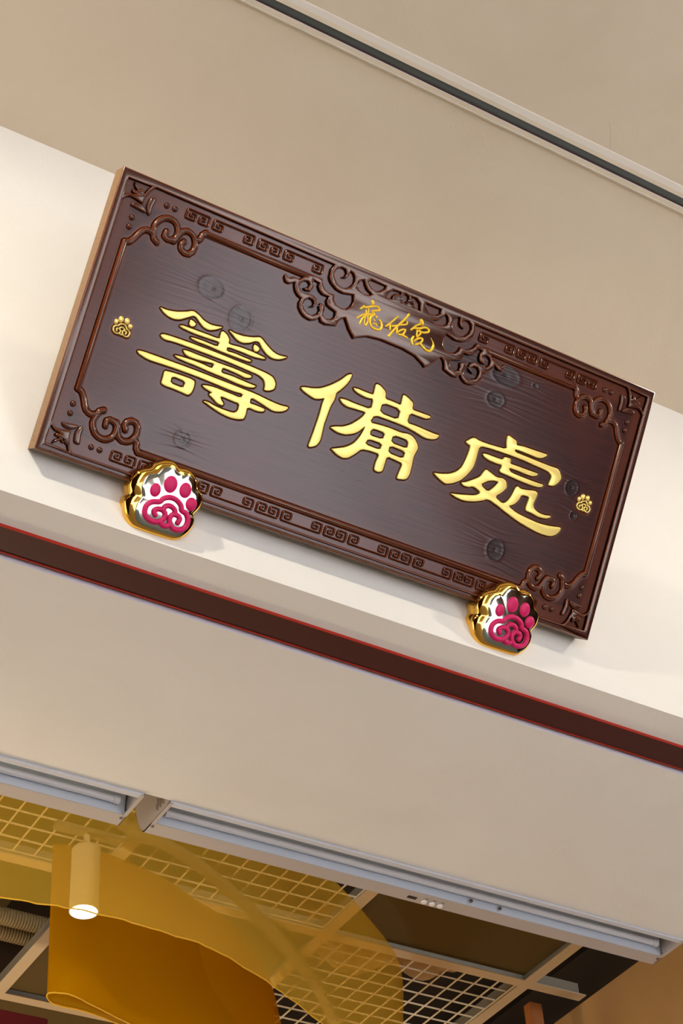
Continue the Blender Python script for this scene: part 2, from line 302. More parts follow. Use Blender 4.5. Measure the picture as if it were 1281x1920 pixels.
DATA = '''{"corner":[[15.4,467.5],[15.2,473.0],[18.5,477.9],[23.8,481.6],[29.8,483.3],[36.6,482.5],[42.7,481.4],[48.1,480.0],[52.5,479.0],[54.1,480.4],[53.5,486.2],[55.1,494.0],[59.6,505.5],[63.4,511.5],[67.8,515.7]],"plate":[[440.9,513.6],[436.5,502.5],[437.5,488.2],[441.0,482.2],[445.3,477.9],[457.8,470.6],[473.1,468.5],[494.9,473.5],[498.6,462.1],[496.4,450.6],[488.9,442.4],[477.9,440.2],[466.7,443.3],[460.1,450.2],[457.6,459.9],[445.9,458.1],[435.5,463.4],[428.9,470.2],[425.4,478.9],[413.2,478.8],[399.5,476.8],[390.5,471.3],[381.8,460.7],[377.9,461.8],[370.2,461.5],[361.9,456.3],[358.2,456.8],[355.0,460.2],[352.0,458.4],[352.1,453.8],[356.6,446.4],[363.9,445.9],[374.5,452.6],[376.0,445.9],[380.9,437.2],[388.7,430.9],[396.5,428.6],[393.8,419.7],[396.4,411.4],[403.3,403.5],[413.6,398.1],[425.6,396.6],[436.7,402.1],[441.8,408.7],[447.0,401.4],[457.6,400.0],[478.9,405.9],[480.6,413.9],[485.2,422.3],[492.0,426.2],[505.8,408.6],[520.4,395.4],[526.2,400.2],[546.8,409.2],[575.3,413.0],[593.2,412.9]],"pocket":[[15.2,513.2],[60.2,514.9],[56.1,508.5],[51.6,496.6],[48.6,498.6],[48.6,502.6],[45.1,504.3],[42.2,501.9],[41.0,499.4],[37.9,501.4],[28.2,510.9],[29.5,504.3],[34.3,499.9],[37.3,497.9],[33.0,496.2],[29.2,496.6],[28.2,493.4],[30.8,490.5],[36.5,490.4],[32.2,488.6],[26.6,488.1],[20.4,484.6],[15.8,479.9],[15.2,492.0],[14.7,504.6]],"P1":[[448.2,491.0],[445.2,500.5],[448.2,509.0],[455.4,513.8],[464.3,513.3],[469.2,507.2],[467.9,500.0],[462.0,495.7],[469.5,497.2],[473.8,502.2],[475.9,513.8],[482.2,512.2],[488.2,505.1],[489.4,494.8],[483.9,484.7],[475.5,478.8],[465.7,477.7],[455.6,481.8]],"P2":[[385.8,448.3],[386.1,456.4],[391.3,462.4],[399.3,464.1],[405.0,459.7],[402.9,452.9],[394.4,448.3],[399.6,445.7],[408.9,447.9],[412.4,454.6],[412.3,463.8],[408.5,471.0],[422.0,469.5],[421.1,463.2],[426.4,455.9],[435.1,451.3],[448.0,451.6],[445.6,443.3],[449.6,435.5],[458.7,432.3],[469.6,429.8],[471.4,419.8],[465.0,412.7],[455.6,410.5],[447.7,414.9],[446.7,422.5],[449.2,430.1],[442.2,434.0],[436.3,434.5],[433.9,428.3],[437.9,420.5],[436.0,413.1],[426.7,406.3],[416.4,407.1],[406.7,412.7],[402.8,420.4],[403.7,428.7],[410.2,435.1],[419.0,434.5],[423.4,429.6],[422.4,423.9],[416.6,419.7],[424.3,422.6],[428.9,430.4],[426.3,438.6],[419.2,442.6],[409.1,442.7],[398.4,440.6],[390.7,442.3]],"P3":[[507.7,508.6],[512.6,500.4],[519.5,493.0],[531.0,488.3],[526.7,484.6],[516.2,482.6],[505.3,485.5],[498.6,491.0],[498.0,497.8],[502.1,505.5]],"P4":[[520.5,514.4],[555.0,514.2],[553.4,507.6],[544.9,499.3],[536.7,496.2],[526.5,499.0],[518.6,506.1]],"P5":[[563.3,494.5],[563.7,504.8],[570.5,512.5],[588.7,514.4],[588.2,510.0],[579.6,507.5],[574.0,502.0],[574.3,495.3],[565.7,492.9]],"P6":[[579.3,497.2],[582.2,502.6],[588.1,504.8],[592.9,501.5],[593.5,496.7]],"P7":[[591.5,508.7],[597.8,515.3],[606.0,513.3],[608.2,506.5],[603.5,497.9],[596.5,496.1],[595.1,503.3]],"P8":[[605.9,496.3],[609.7,502.0],[616.9,503.0],[621.4,497.9],[619.4,495.5]],"P9":[[610.5,514.2],[622.4,515.3],[633.0,509.1],[637.7,494.7],[623.9,496.3],[622.5,503.4],[617.1,508.2],[610.9,510.1]],"leaf":[[34.0,469.6],[34.8,473.5],[39.8,476.8],[47.7,478.0],[55.6,476.4],[61.9,472.2],[65.0,467.8],[64.9,465.4],[58.4,465.1],[49.8,466.4],[41.1,467.7],[35.9,467.6]],"leaf2":[[62.9,487.0],[64.4,494.8],[68.4,498.0],[74.9,498.3],[76.2,495.6],[75.0,487.9],[73.3,479.2],[74.2,467.5],[71.9,463.0],[68.3,465.1],[63.4,472.7],[61.8,480.1]],"dots":[[98.5,494.0],[114.7,494.0],[43.8,449.4],[43.6,431.8]],"beads":[[[43.2,403.8],[50.6,406.0],[57.9,415.3],[64.1,427.8],[69.2,434.9],[76.9,438.7],[84.5,438.1],[90.1,434.6],[92.9,428.5],[100.2,424.2]],[[91.2,433.6],[87.9,443.8],[87.4,452.3],[91.0,461.7],[96.9,468.8],[104.6,472.9],[113.3,473.9],[120.6,472.1],[127.6,466.9],[131.5,459.8],[132.6,451.5],[130.2,442.6],[123.5,437.8],[116.3,437.1],[110.6,440.6],[111.4,449.6]],[[128.8,437.7],[133.4,444.6],[136.4,453.8],[140.1,461.0],[147.9,464.9],[156.6,464.0],[164.1,459.7],[168.6,452.8],[170.9,443.5],[169.3,434.1],[163.4,426.7],[154.7,425.5],[147.2,429.8],[144.7,437.5],[148.4,444.8]],[[166.0,456.1],[172.5,457.2],[176.4,461.7],[178.3,469.7],[183.4,475.4]]],"c1":[[[141.4,316.2],[155.4,315.7],[173.1,319.0],[189.8,325.3],[203.7,332.6],[215.5,329.4],[228.6,322.7],[243.0,320.3],[256.1,321.9],[266.2,324.6],[264.5,321.4],[255.7,314.7],[243.9,309.0],[232.7,310.0],[222.8,315.3],[212.2,323.0],[206.6,323.4],[195.7,315.5],[184.8,307.5],[172.5,304.2],[161.5,305.2],[151.0,308.9]],[[203.7,315.9],[210.8,314.7],[216.4,311.7],[215.0,306.0],[209.1,303.3],[203.8,305.7]],[[279.0,323.4],[291.8,322.2],[308.3,322.6],[326.4,326.7],[341.2,332.7],[347.5,330.6],[358.1,324.0],[371.5,317.2],[383.9,313.9],[394.9,314.7],[404.2,316.8],[401.4,312.4],[389.5,305.4],[376.1,303.1],[363.8,306.5],[353.2,313.1],[343.2,322.4],[336.2,322.5],[324.8,314.4],[312.4,309.8],[301.0,310.8],[291.0,316.2]],[[335.3,316.4],[342.8,315.0],[348.0,311.7],[346.0,305.2],[339.6,303.4],[335.0,309.0]],[[187.3,297.5],[192.6,300.2],[203.3,300.4],[232.9,301.1],[268.3,301.3],[266.5,311.0],[268.3,318.1],[279.2,314.4],[286.4,306.7],[286.2,298.8],[312.2,301.9],[340.1,301.7],[364.6,299.7],[362.9,296.2],[340.3,292.7],[317.7,293.6],[286.1,293.1],[286.6,285.5],[303.3,287.0],[322.8,286.3],[339.7,286.0],[336.9,281.6],[321.9,280.8],[299.8,280.5],[277.9,280.3],[250.1,281.7],[228.4,281.4],[217.3,282.4],[212.9,285.2],[221.4,286.5],[237.4,287.3],[268.2,286.5],[270.0,296.0],[246.0,294.3],[219.1,293.4],[200.0,294.0],[190.1,295.4]],[[158.4,269.6],[164.0,272.9],[184.9,274.3],[219.5,275.5],[262.8,276.0],[307.0,275.4],[345.9,275.2],[374.4,273.8],[389.3,271.3],[398.2,261.4],[398.7,251.1],[389.7,244.0],[379.3,241.6],[378.7,251.8],[373.2,260.3],[360.5,264.9],[337.9,265.8],[298.7,267.1],[255.0,266.7],[211.7,266.3],[185.1,265.4],[168.5,263.1],[161.1,265.5]],[[207.6,258.3],[213.8,259.9],[235.5,259.6],[257.2,259.8],[284.7,259.5],[311.9,260.3],[334.4,259.4],[348.9,259.4],[347.2,254.1],[337.3,250.5],[319.9,252.8],[300.3,253.5],[289.4,253.4],[288.8,244.2],[311.1,245.8],[336.5,244.5],[353.3,244.1],[362.1,244.6],[359.1,239.1],[347.6,236.0],[325.6,235.4],[297.5,237.0],[269.9,237.4],[242.2,238.9],[215.1,239.3],[200.0,240.2],[193.5,243.7],[207.7,245.6],[228.8,246.9],[250.5,247.1],[270.6,245.4],[271.9,254.9],[254.2,252.3],[233.3,249.8],[216.9,250.2],[210.3,254.2]],[[125.8,227.6],[134.4,229.5],[154.0,230.3],[185.7,230.7],[228.5,231.4],[277.5,231.1],[327.1,230.8],[366.1,230.4],[395.1,227.7],[418.0,226.6],[436.2,229.1],[433.6,222.1],[424.5,215.3],[409.0,210.9],[390.9,214.5],[375.7,218.2],[359.6,220.3],[359.4,209.9],[372.6,210.6],[392.4,209.8],[390.3,203.3],[378.7,200.3],[357.4,201.4],[359.1,187.7],[358.0,178.3],[348.4,173.7],[329.9,171.1],[310.0,173.2],[292.3,177.2],[280.2,180.7],[271.7,183.3],[281.5,185.0],[296.0,182.4],[315.5,181.5],[334.6,182.3],[342.3,188.3],[340.6,202.0],[325.5,201.8],[303.1,202.9],[301.9,199.9],[312.5,190.8],[309.6,187.2],[299.8,187.6],[289.8,193.1],[278.6,198.1],[283.9,203.0],[275.2,204.6],[266.4,206.6],[261.1,210.3],[272.3,213.3],[285.5,214.7],[313.1,214.2],[340.4,213.5],[342.6,221.3],[319.8,219.1],[283.7,220.4],[242.6,221.1],[202.4,220.7],[173.5,219.1],[150.0,218.2],[135.9,220.7],[128.6,223.0]],[[185.5,210.8],[197.0,212.4],[218.1,213.6],[236.8,213.9],[246.1,212.1],[248.1,200.1],[246.3,189.2],[241.5,182.9],[227.8,183.9],[208.7,184.7],[192.9,184.2],[186.1,186.8],[186.1,198.3]],[[202.3,206.1],[229.5,204.9],[228.9,192.7],[201.9,193.2]]],"c2":[[[447.9,271.9],[454.8,275.6],[470.0,278.5],[487.0,284.5],[504.6,297.1],[521.3,313.0],[532.7,328.3],[539.8,332.1],[541.1,323.8],[536.1,309.6],[527.1,295.1],[520.2,286.9],[521.2,275.6],[516.9,259.2],[515.4,238.8],[514.4,221.1],[515.8,204.3],[516.5,189.7],[510.9,177.9],[499.4,171.5],[495.9,174.0],[497.8,193.1],[499.1,218.3],[499.8,240.8],[498.9,260.3],[500.0,269.4],[491.0,263.7],[481.1,260.9],[466.7,263.7],[453.3,267.6]],[[550.8,308.5],[560.9,309.7],[577.6,309.3],[595.6,309.5],[593.7,323.9],[594.6,332.3],[603.9,331.3],[618.1,323.7],[620.3,311.1],[638.4,311.5],[657.1,310.5],[655.0,325.5],[655.7,332.0],[666.5,329.5],[680.5,323.1],[681.2,310.6],[701.0,311.2],[723.8,311.5],[723.8,307.0],[715.1,302.9],[698.1,302.5],[679.6,302.4],[678.9,282.7],[698.5,283.7],[721.7,282.8],[742.0,282.2],[753.8,283.2],[750.3,274.3],[740.4,269.4],[723.9,267.0],[702.6,271.1],[681.7,274.1],[661.7,274.7],[639.2,274.5],[609.3,273.6],[603.4,257.5],[627.1,260.2],[649.1,261.5],[672.0,260.6],[690.7,264.0],[703.4,260.0],[713.9,249.6],[717.4,243.2],[712.9,226.5],[715.0,207.0],[715.4,188.2],[710.3,177.7],[694.6,173.7],[690.8,175.0],[692.4,189.3],[694.3,205.1],[678.4,206.1],[658.2,207.5],[658.2,190.5],[658.1,177.9],[650.0,172.7],[639.7,174.2],[639.1,189.0],[641.8,206.2],[622.4,205.9],[602.6,202.9],[593.9,191.3],[581.6,178.4],[571.9,174.4],[557.5,176.4],[548.0,180.6],[542.1,183.6],[553.5,188.7],[570.1,196.8],[583.1,207.5],[591.9,223.0],[595.7,236.8],[596.5,247.1],[588.2,234.2],[577.4,225.0],[563.2,218.1],[547.3,216.4],[535.6,218.5],[527.9,221.3],[535.9,226.1],[553.3,231.6],[566.8,240.5],[579.2,253.6],[586.9,263.8],[590.2,272.4],[568.0,270.9],[549.2,269.3],[537.2,272.5],[529.4,279.7],[542.4,281.8],[564.7,281.0],[599.1,281.8],[597.2,302.0],[583.8,299.0],[566.7,300.4],[554.6,303.6]],[[617.7,301.7],[658.3,302.6],[659.5,281.5],[617.2,281.9]],[[615.5,248.6],[640.7,248.5],[640.6,235.9],[611.0,234.1],[610.8,243.3]],[[610.2,226.3],[641.1,227.3],[641.3,214.8],[606.2,214.9]],[[658.4,250.3],[686.2,251.6],[693.7,247.8],[694.8,235.6],[657.6,235.5]],[[657.4,229.1],[693.1,228.7],[693.1,214.8],[658.1,215.0]]],"c3":[[[812.1,290.1],[826.5,304.6],[842.6,301.7],[870.0,302.7],[905.1,306.1],[900.3,316.6],[898.5,328.1],[899.4,333.8],[910.9,331.2],[920.8,328.5],[922.8,320.7],[938.7,323.7],[966.7,324.7],[996.2,326.1],[996.0,322.4],[987.1,314.5],[976.5,312.1],[956.5,312.6],[922.7,312.2],[923.1,306.9],[949.9,306.8],[981.2,306.4],[1009.9,306.2],[1028.1,307.4],[1035.9,301.4],[1042.9,291.5],[1038.5,280.2],[1030.1,270.6],[1016.7,267.6],[1018.9,278.6],[1019.1,288.5],[1007.9,294.6],[981.9,295.6],[953.1,296.9],[924.9,297.1],[897.1,296.2],[872.5,295.1],[853.6,293.5],[845.1,290.1],[844.7,278.4],[845.2,264.2],[844.0,246.9],[835.8,229.9],[824.6,214.2],[809.1,203.1],[794.8,197.2],[779.8,201.7],[767.3,207.0],[763.6,210.1],[778.8,213.2],[798.3,219.7],[811.6,228.9],[820.7,242.7],[824.1,261.8],[825.3,279.0],[824.4,285.9],[817.2,287.0]],[[855.2,280.0],[862.7,282.6],[882.1,282.6],[902.7,283.5],[904.2,290.1],[918.3,291.3],[920.6,286.0],[920.1,281.7],[938.2,282.2],[960.7,282.4],[988.8,283.3],[986.4,277.6],[977.7,273.5],[961.0,272.8],[941.0,273.4],[920.3,272.5],[924.9,266.8],[938.1,265.2],[963.5,265.1],[989.0,265.1],[1007.2,266.2],[1004.8,260.5],[997.4,256.9],[975.1,255.6],[946.7,255.9],[921.1,257.1],[901.3,257.7],[904.8,272.7],[891.3,271.3],[874.6,271.6],[861.2,274.4]],[[872.0,253.9],[884.1,250.8],[899.5,246.3],[915.3,249.1],[923.7,244.6],[928.6,234.2],[921.3,222.1],[907.8,208.0],[928.1,201.4],[937.1,208.0],[943.7,222.2],[946.5,235.2],[948.8,245.2],[959.7,242.0],[973.2,244.0],[991.5,248.8],[999.7,245.4],[998.1,232.8],[995.9,222.3],[1000.0,213.9],[1012.8,209.5],[1027.2,209.3],[1041.9,212.4],[1041.9,208.0],[1032.1,202.9],[1015.7,200.7],[997.8,203.5],[983.5,203.7],[981.4,210.3],[982.9,222.9],[982.6,232.5],[964.7,231.0],[961.8,218.4],[954.1,207.5],[942.5,200.1],[964.2,193.8],[990.4,191.4],[1019.3,189.7],[1047.0,192.5],[1071.7,197.9],[1072.0,190.7],[1065.4,180.1],[1053.5,172.6],[1031.3,170.5],[1002.0,173.3],[972.1,178.2],[941.3,186.4],[916.5,194.0],[894.0,199.2],[881.5,191.0],[864.6,183.8],[844.3,178.9],[824.9,179.7],[810.0,183.6],[825.3,187.0],[845.5,191.9],[865.5,197.8],[875.3,205.8],[864.1,210.5],[854.0,212.0],[845.9,207.4],[835.3,206.3],[826.1,211.1],[837.6,216.1],[851.0,225.3],[864.2,235.7],[868.8,246.9]],[[869.6,220.7],[882.0,232.0],[894.1,237.2],[907.4,239.2],[900.5,226.1],[889.6,212.9]]],"t1":[[3.39,[535.0,475.8],[537.3,471.6]],[2.12,[516.3,453.6],[521.2,461.3]],[2.38,[522.2,458.3],[530.9,462.8],[540.4,467.7],[547.2,469.5],[552.6,467.3],[553.6,464.3],[547.1,461.4],[540.0,457.5]],[1.87,[528.0,454.6],[529.5,450.1]],[1.7,[532.7,457.2],[533.4,450.8]],[1.53,[530.1,459.6],[532.7,457.2]],[2.12,[514.6,434.9],[521.1,441.9],[529.1,448.3],[536.8,450.4]],[2.21,[522.9,426.3],[524.3,434.8],[527.3,442.6],[529.9,448.6]],[1.95,[529.9,448.6],[529.8,437.7],[530.8,430.5],[535.1,427.1],[537.4,432.9],[535.9,441.6],[533.4,446.6],[538.1,449.2],[543.5,455.4]],[2.63,[543.5,455.4],[546.1,453.0],[542.1,448.2],[540.5,441.7],[542.1,435.5],[547.4,429.1],[554.4,427.6],[564.1,429.1],[568.0,434.3],[565.3,442.6],[560.3,446.6]],[3.05,[551.0,450.7],[552.1,450.2]],[1.87,[548.1,444.1],[551.0,442.3]],[2.12,[549.6,436.7],[555.0,437.0],[557.6,434.7]]],"t2":[[2.15,[576.4,440.6],[584.2,451.4],[594.5,467.3]],[2.43,[583.3,446.4],[586.2,437.3]],[2.61,[587.3,424.7],[592.4,435.9],[599.3,449.6],[608.0,464.0],[613.2,473.4],[615.4,479.4]],[2.05,[588.2,445.5],[596.2,449.4],[605.8,454.8],[616.6,459.8],[615.9,465.1]],[2.52,[599.7,445.1],[601.0,436.3]],[2.33,[602.8,438.8],[609.7,446.0],[617.1,448.8],[616.9,443.1],[614.5,437.6]],[2.61,[606.9,435.7],[614.8,436.7],[624.5,435.7]]],"t3":[[3.92,[644.2,477.6],[648.0,472.4]],[2.24,[645.2,471.4],[636.9,464.6],[629.2,453.3]],[2.52,[632.7,458.3],[644.1,461.6],[656.7,468.2],[664.6,466.5],[665.0,461.9],[655.0,457.3],[643.9,456.0]],[2.05,[641.5,456.9],[643.8,446.6]],[2.33,[647.4,458.2],[650.2,452.7],[645.3,445.3]],[2.61,[637.9,442.5],[636.3,434.5],[640.2,427.5]],[2.43,[642.2,435.7],[648.3,442.6],[655.7,445.4],[658.0,441.5],[654.7,435.6],[647.1,430.0]],[2.99,[655.0,434.8],[663.7,430.5],[672.2,427.1],[679.9,429.0],[683.7,436.9],[681.9,445.7],[674.2,453.1]]],"pawpads":[[[73.3,262.7],3.97,5.35],[[80.6,269.7],4.99,6.36],[[92.1,270.4],5.09,6.11],[[100.5,263.4],4.48,4.68]],"pawlines":[[[78.6,247.2],[77.3,249.6],[78.8,251.8],[82.2,251.8],[85.0,250.0],[85.5,246.9],[83.7,244.4],[80.3,242.8],[75.7,243.3],[72.5,245.9],[71.3,250.1],[72.7,254.0],[75.9,256.3],[79.2,257.3],[80.2,259.6],[83.8,261.9],[88.0,262.5],[92.1,260.7],[94.6,257.4],[95.2,256.2],[98.6,255.6],[101.9,253.0],[102.9,249.1],[101.5,245.3],[98.8,243.1],[94.4,243.1],[90.8,245.1],[89.2,248.3],[89.9,250.9],[92.5,251.9],[95.5,251.6],[96.5,250.1],[95.9,247.5]],[[82.4,251.9],[82.8,253.9],[84.8,255.9],[88.1,256.4],[90.5,254.9],[91.5,252.0]],[[84.5,244.9],[86.0,243.3],[88.9,243.4],[90.6,245.0]]],"Pouter":[[-64.3,-41.5],[-71.8,-23.3],[-71.0,-11.3],[-67.6,-2.8],[-72.4,11.8],[-71.1,27.0],[-64.8,40.9],[-53.9,50.5],[-44.7,55.8],[-34.9,68.8],[-19.0,77.9],[-3.7,79.3],[9.4,73.2],[23.2,74.9],[37.3,70.6],[47.0,60.3],[54.3,47.7],[63.9,40.4],[70.1,28.9],[69.7,15.2],[62.1,-0.7],[65.2,-10.2],[65.3,-25.1],[55.7,-44.6],[37.7,-57.7],[13.1,-59.6],[-17.8,-60.5],[-41.6,-59.2],[-52.6,-53.9]],"Pinner":[[-38.3,-40.5],[-42.7,-27.2],[-39.6,-12.9],[-34.6,0.6],[-42.2,14.4],[-41.8,32.3],[-31.8,40.1],[-25.3,39.3],[-20.3,52.8],[-9.8,59.3],[5.2,56.9],[14.5,52.5],[25.1,59.0],[39.7,53.4],[44.1,39.8],[55.0,35.9],[57.1,24.6],[52.2,5.1],[46.8,-2.7],[55.6,-10.3],[56.1,-26.5],[44.7,-45.1],[24.8,-47.0],[-6.7,-46.6],[-25.9,-45.4]],"Ppads":[[[-25.7,17.3],11.3,13.9],[[-1.6,35.5],14.2,17.4],[[28.0,34.2],12.9,15.5],[[46.3,14.4],12.1,13.2]],"Plines":[[[-13.0,-25.0],[-17.3,-18.9],[-11.3,-13.3],[-2.2,-12.6],[4.6,-17.8],[4.1,-26.9],[-2.9,-34.3],[-14.5,-37.3],[-26.5,-33.8],[-33.1,-25.5],[-33.1,-13.7],[-25.1,-4.5],[-11.8,0.3],[-7.1,7.4],[3.7,13.1],[16.4,12.8],[28.0,6.2],[32.6,-2.0],[42.9,-5.4],[49.3,-15.3],[48.5,-27.5],[40.2,-36.1],[26.4,-37.5],[17.7,-29.9],[15.0,-21.9],[18.8,-14.0],[28.0,-13.2],[33.3,-17.5],[32.0,-25.3]],[[-1.7,-11.7],[1.3,-4.0],[9.9,-1.2],[19.0,-5.0],[22.1,-12.1]],[[-0.3,-32.7],[4.3,-37.2],[12.3,-37.6],[18.5,-32.6]]],"Pc":[[249.8,-20.4],[994.1,-21.6]],"knots":[[225.4,384.8,24,18],[295.8,351.2,20,22],[256.6,105.4,14,14],[850.8,391.0,19,14],[929.1,446.7,7,5],[1072.5,281.2,14,15],[1093.4,229.5,8,8],[941.2,110.0,18,20],[859.4,443.0,30,18]]}'''

# ================================================================== SETTING
ZC = 0.8847           # ceiling
X0, X1 = -6.0, 7.0
wallf = prism_x('wall_front', [(0, -.1167), (.0785, -.1167), (.0785, -.085), (.157, -.085), (.157, -.1235), (.712, -.1235), (.712, ZC), (0, ZC)], X0, X1, M['wall'])
tag(wallf, kind='structure')
# soffit faces get their own paint
wallf.data.materials.append(M['soffit']); wallf.data.materials.append(M['white_edge']); wallf.data.materials.append(M['black'])
for p in wallf.data.polygons:
    c = p.center; nn = p.normal
    if nn.z < -.5: p.material_index = 3 if c.z > -.1 else 1
    if abs(c.y-.157) < .001 and abs(nn.y) > .5: p.material_index = 2
# reddish rail let into the soffit, standing a few millimetres proud
rail = empty('trim_1', (0, .111, -.121), None, None); tag(rail, kind='structure')
box('rail_face', X0, X1, .0795-.111, .1418-.111, 0, .035, M['red'], rail)
for y in (.0779, .1418): box('rail_edge', X0, X1, y-.111, y-.111+.0022, -.0012, .03, M['red_edge'], rail)
# ceiling in front of the wall with a narrow joint
ceil = box('ceiling', X0, X1, -1.75, .0, ZC, ZC+.12, M['ceiling']); tag(ceil, kind='structure')
cf = box('ceiling_front', X0, X1, -4.6, -1.75, ZC-.02, ZC+.12, M['dark_ceiling']); tag(cf, kind='structure')
# recessed / surface track
trk = empty('trim_2', (0, -.526, ZC), None, None); tag(trk, kind='structure')
Y = lambda y: y+.526
prism_x('track_flange', [(Y(-.5555), 0), (Y(-.5545), -.004), (Y(-.5420), -.0075), (Y(-.5425), 0)], X0, X1, M['track'], trk)
prism_x('track_flange', [(Y(-.5420), 0), (Y(-.5420), -.0075), (Y(-.5330), -.0090), (Y(-.5320), 0)], X0, X1, M['ceiling'], trk)
prism_x('track_slot', [(Y(-.5325), -.0005), (Y(-.5325), -.0022), (Y(-.5140), -.0022), (Y(-.5140), -.0005)], X0, X1, M['track_dark'], trk)
prism_x('track_lip', [(Y(-.5145), 0), (Y(-.5145), -.0088), (Y(-.5134), -.0088), (Y(-.5134), 0)], X0, X1, M['track_line'], trk)
prism_x('track_lip', [(Y(-.5134), 0), (Y(-.5134), -.0095), (Y(-.5126), -.0095), (Y(-.5126), 0)], X0, X1, M['white_edge'], trk)
prism_x('track_flange', [(Y(-.5125), 0), (Y(-.5125), -.0092), (Y(-.5035), -.0098), (Y(-.5035), 0)], X0, X1, M['ceiling'], trk)
prism_x('track_flange', [(Y(-.5032), 0), (Y(-.5032), -.0120), (Y(-.5008), -.0120), (Y(-.5000), 0)], X0, X1, M['track'], trk)
pydata('ceiling_crack', [(x+d, y+.526, -.0004) for x, y in ((1.046, -.5556), (1.022, -.588), (1.004, -.610)) for d in (-.0002, .0002)], [(0, 1, 3, 2), (2, 3, 5, 4)], M['print'], trk)
# floor; three unseen dark walls added to shape reflections; walls of the room behind
fl = box('floor', -6, 7, -4.8, 7, -3.9, -3.8, M['indoor_floor']); tag(fl, kind='structure')
fo = box('floor_outside', -14, 14, -24, -4.8, -3.92, -3.82, M['floor']); tag(fo, kind='structure')
fw = box('added_wall_front', -1.2, 2.15, -6.4, -6.2, -3.8, 1.0, M['added_front_wall']); tag(fw, kind='structure')  # unseen, added to dim the reflection on the plaque's left
sw = box('added_wall_right', 4.6, 4.8, -9.5, -.6, -3.8, .8847, M['added_dark_wall']); tag(sw, kind='structure')  # unseen, placed to darken the reflection on the plaque's right
sx = box('added_wall_left', -3.4, -3.2, -6.5, -.6, -3.8, .8847, M['added_dark_wall']); tag(sx, kind='structure')  # unseen, added to darken what the carved flanks reflect
tw = box('wall_right_back', 2.955, 3.1, .714, 6.6, -3.8, .612, M['tan']); tag(tw, kind='structure')
tx = box('wall_right_upper', 3.6, 3.7, .714, 6.6, .3, 1.3, M['slab']); tag(tx, kind='structure')
ty = box('ledge_back', 3.1, 3.6, .714, 6.6, .56, .60, M['slab']); tag(ty, kind='structure')
bw = box('wall_back', -3.2, 2.95, 6.6, 6.8, -3.8, 1.5, M['tan']); tag(bw, kind='structure')
lw = box('wall_left_back', -3.4, -3.2, .72, 6.6, -3.8, 1.5, M['tan']); tag(lw, kind='structure')
sl = box('ceiling_back', -6.0, 7.0, .72, 6.8, 1.3, 1.5, M['slab']); tag(sl, kind='structure')

# ================================================================== PLAQUE
mm = .001
BW, BH, BT = 1.2, .5294, .046
FLOOR = .0384
DT = json.loads(DATA)
pl = empty('wall_plaque', (0, -.0004, 0), 'dark lacquered wooden plaque with three large gold characters leaning out from the wall', 'plaque', rot=(math.atan2(.770756, -.637130), 0, 0))
def S(L): return [(p[0]*mm, p[1]*mm) for p in L]
def mu(L): return [(BW-p[0], p[1]) for p in L][::-1]
def mv(L): return [(p[0], BH-p[1]) for p in L][::-1]

bb = box('backing_board', .0006, BW-.0006, .0006, BH-.0006, 0, .0345, M['raw_side'], pl)
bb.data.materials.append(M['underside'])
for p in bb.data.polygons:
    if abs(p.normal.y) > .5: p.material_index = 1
corner = S(DT['corner']); platec = S(DT['plate'])
half = corner+platec                      # left corner, top edge, ornament edge to the middle
half = [half[0]]+half[1:]
right_ = mu(half)
cornerb = mv(corner); cornerbr = mu(cornerb)
contour = half+right_+mv(mu(corner))[:]
contour = half+right_+[(BW-q[0], BH-q[1]) for q in corner]+[(q[0], BH-q[1]) for q in corner[::-1]]
pocket = S(DT['pocket'])
pockets = [pocket, mu(pocket), mv(pocket), mu(mv(pocket))]
holes = [S(DT[k]) for k in ('P1', 'P2', 'P3', 'P4')]
holes += [mu(h) for h in holes]
holes += [S(DT[k]) for k in ('P5', 'P6', 'P7', 'P8', 'P9')]
fr = plate('carved_frame', [[(0, 0), (BW, 0), (BW, BH), (0, BH)], contour]+pockets+holes, .034, BT, .0026, M['lacquer'], pl, 2)
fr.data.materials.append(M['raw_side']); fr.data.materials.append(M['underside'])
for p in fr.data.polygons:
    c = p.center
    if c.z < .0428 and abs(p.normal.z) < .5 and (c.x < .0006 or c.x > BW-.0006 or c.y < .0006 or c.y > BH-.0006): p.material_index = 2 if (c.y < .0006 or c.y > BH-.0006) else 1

def edge_attr(o, lo, hi):
    me = o.data; n = len(me.vertices); z = np.empty(n*3, np.float32); me.vertices.foreach_get('co', z); z = z[2::3]
    a = me.attributes.new('edge', 'FLOAT', 'POINT'); a.data.foreach_set('value', np.where((z > lo) & (z < hi), .50, 0).astype(np.float32))
    a = me.attributes.new('groove_dark', 'FLOAT', 'POINT'); a.data.foreach_set('value', np.where(z <= lo, .9, 0).astype(np.float32))
edge_attr(fr, BT-.0017, BT-.0003)
# raised beads
def bead(name, paths, r, rz, w=FLOOR, seg=14, m=None, taper=()):
    V = []; F = []
    for i, p in enumerate(paths): tube_geo(p, r, rz, w, seg, .18 if i in taper else 0., V, F)
    o = pydata(name, V, F, m or M['lacquer'], pl, True); edge_attr(o, w+rz*.40, w+rz*.80); return o
BR, BZ = .0050, .0066
bp = [S(b) for b in DT['beads']]
for f in (lambda L: L, mu, mv, lambda L: mu(mv(L))):
    bead('corner_scroll', [catmull(f(p) if i < 3 and f(p) is not None else f(p), 5) if (f(p)[0] == p[0] or True) else 0 for i, p in enumerate(bp)], BR, BZ)
s0 = bp[0][0]; s3 = bp[3][-1]
for x in (s0[0], BW-s0[0]): bead('inner_bead', [[(x, s0[1]+.0005), (x, BH/2), (x, BH-s0[1]-.0005)]], BR, BZ)
for sgn in (0, 1):
    L = [(s3[0], s3[1]), (.3, .4732), (.408, .4736)]
    bead('inner_bead', [mu(L) if sgn else L], BR, BZ)
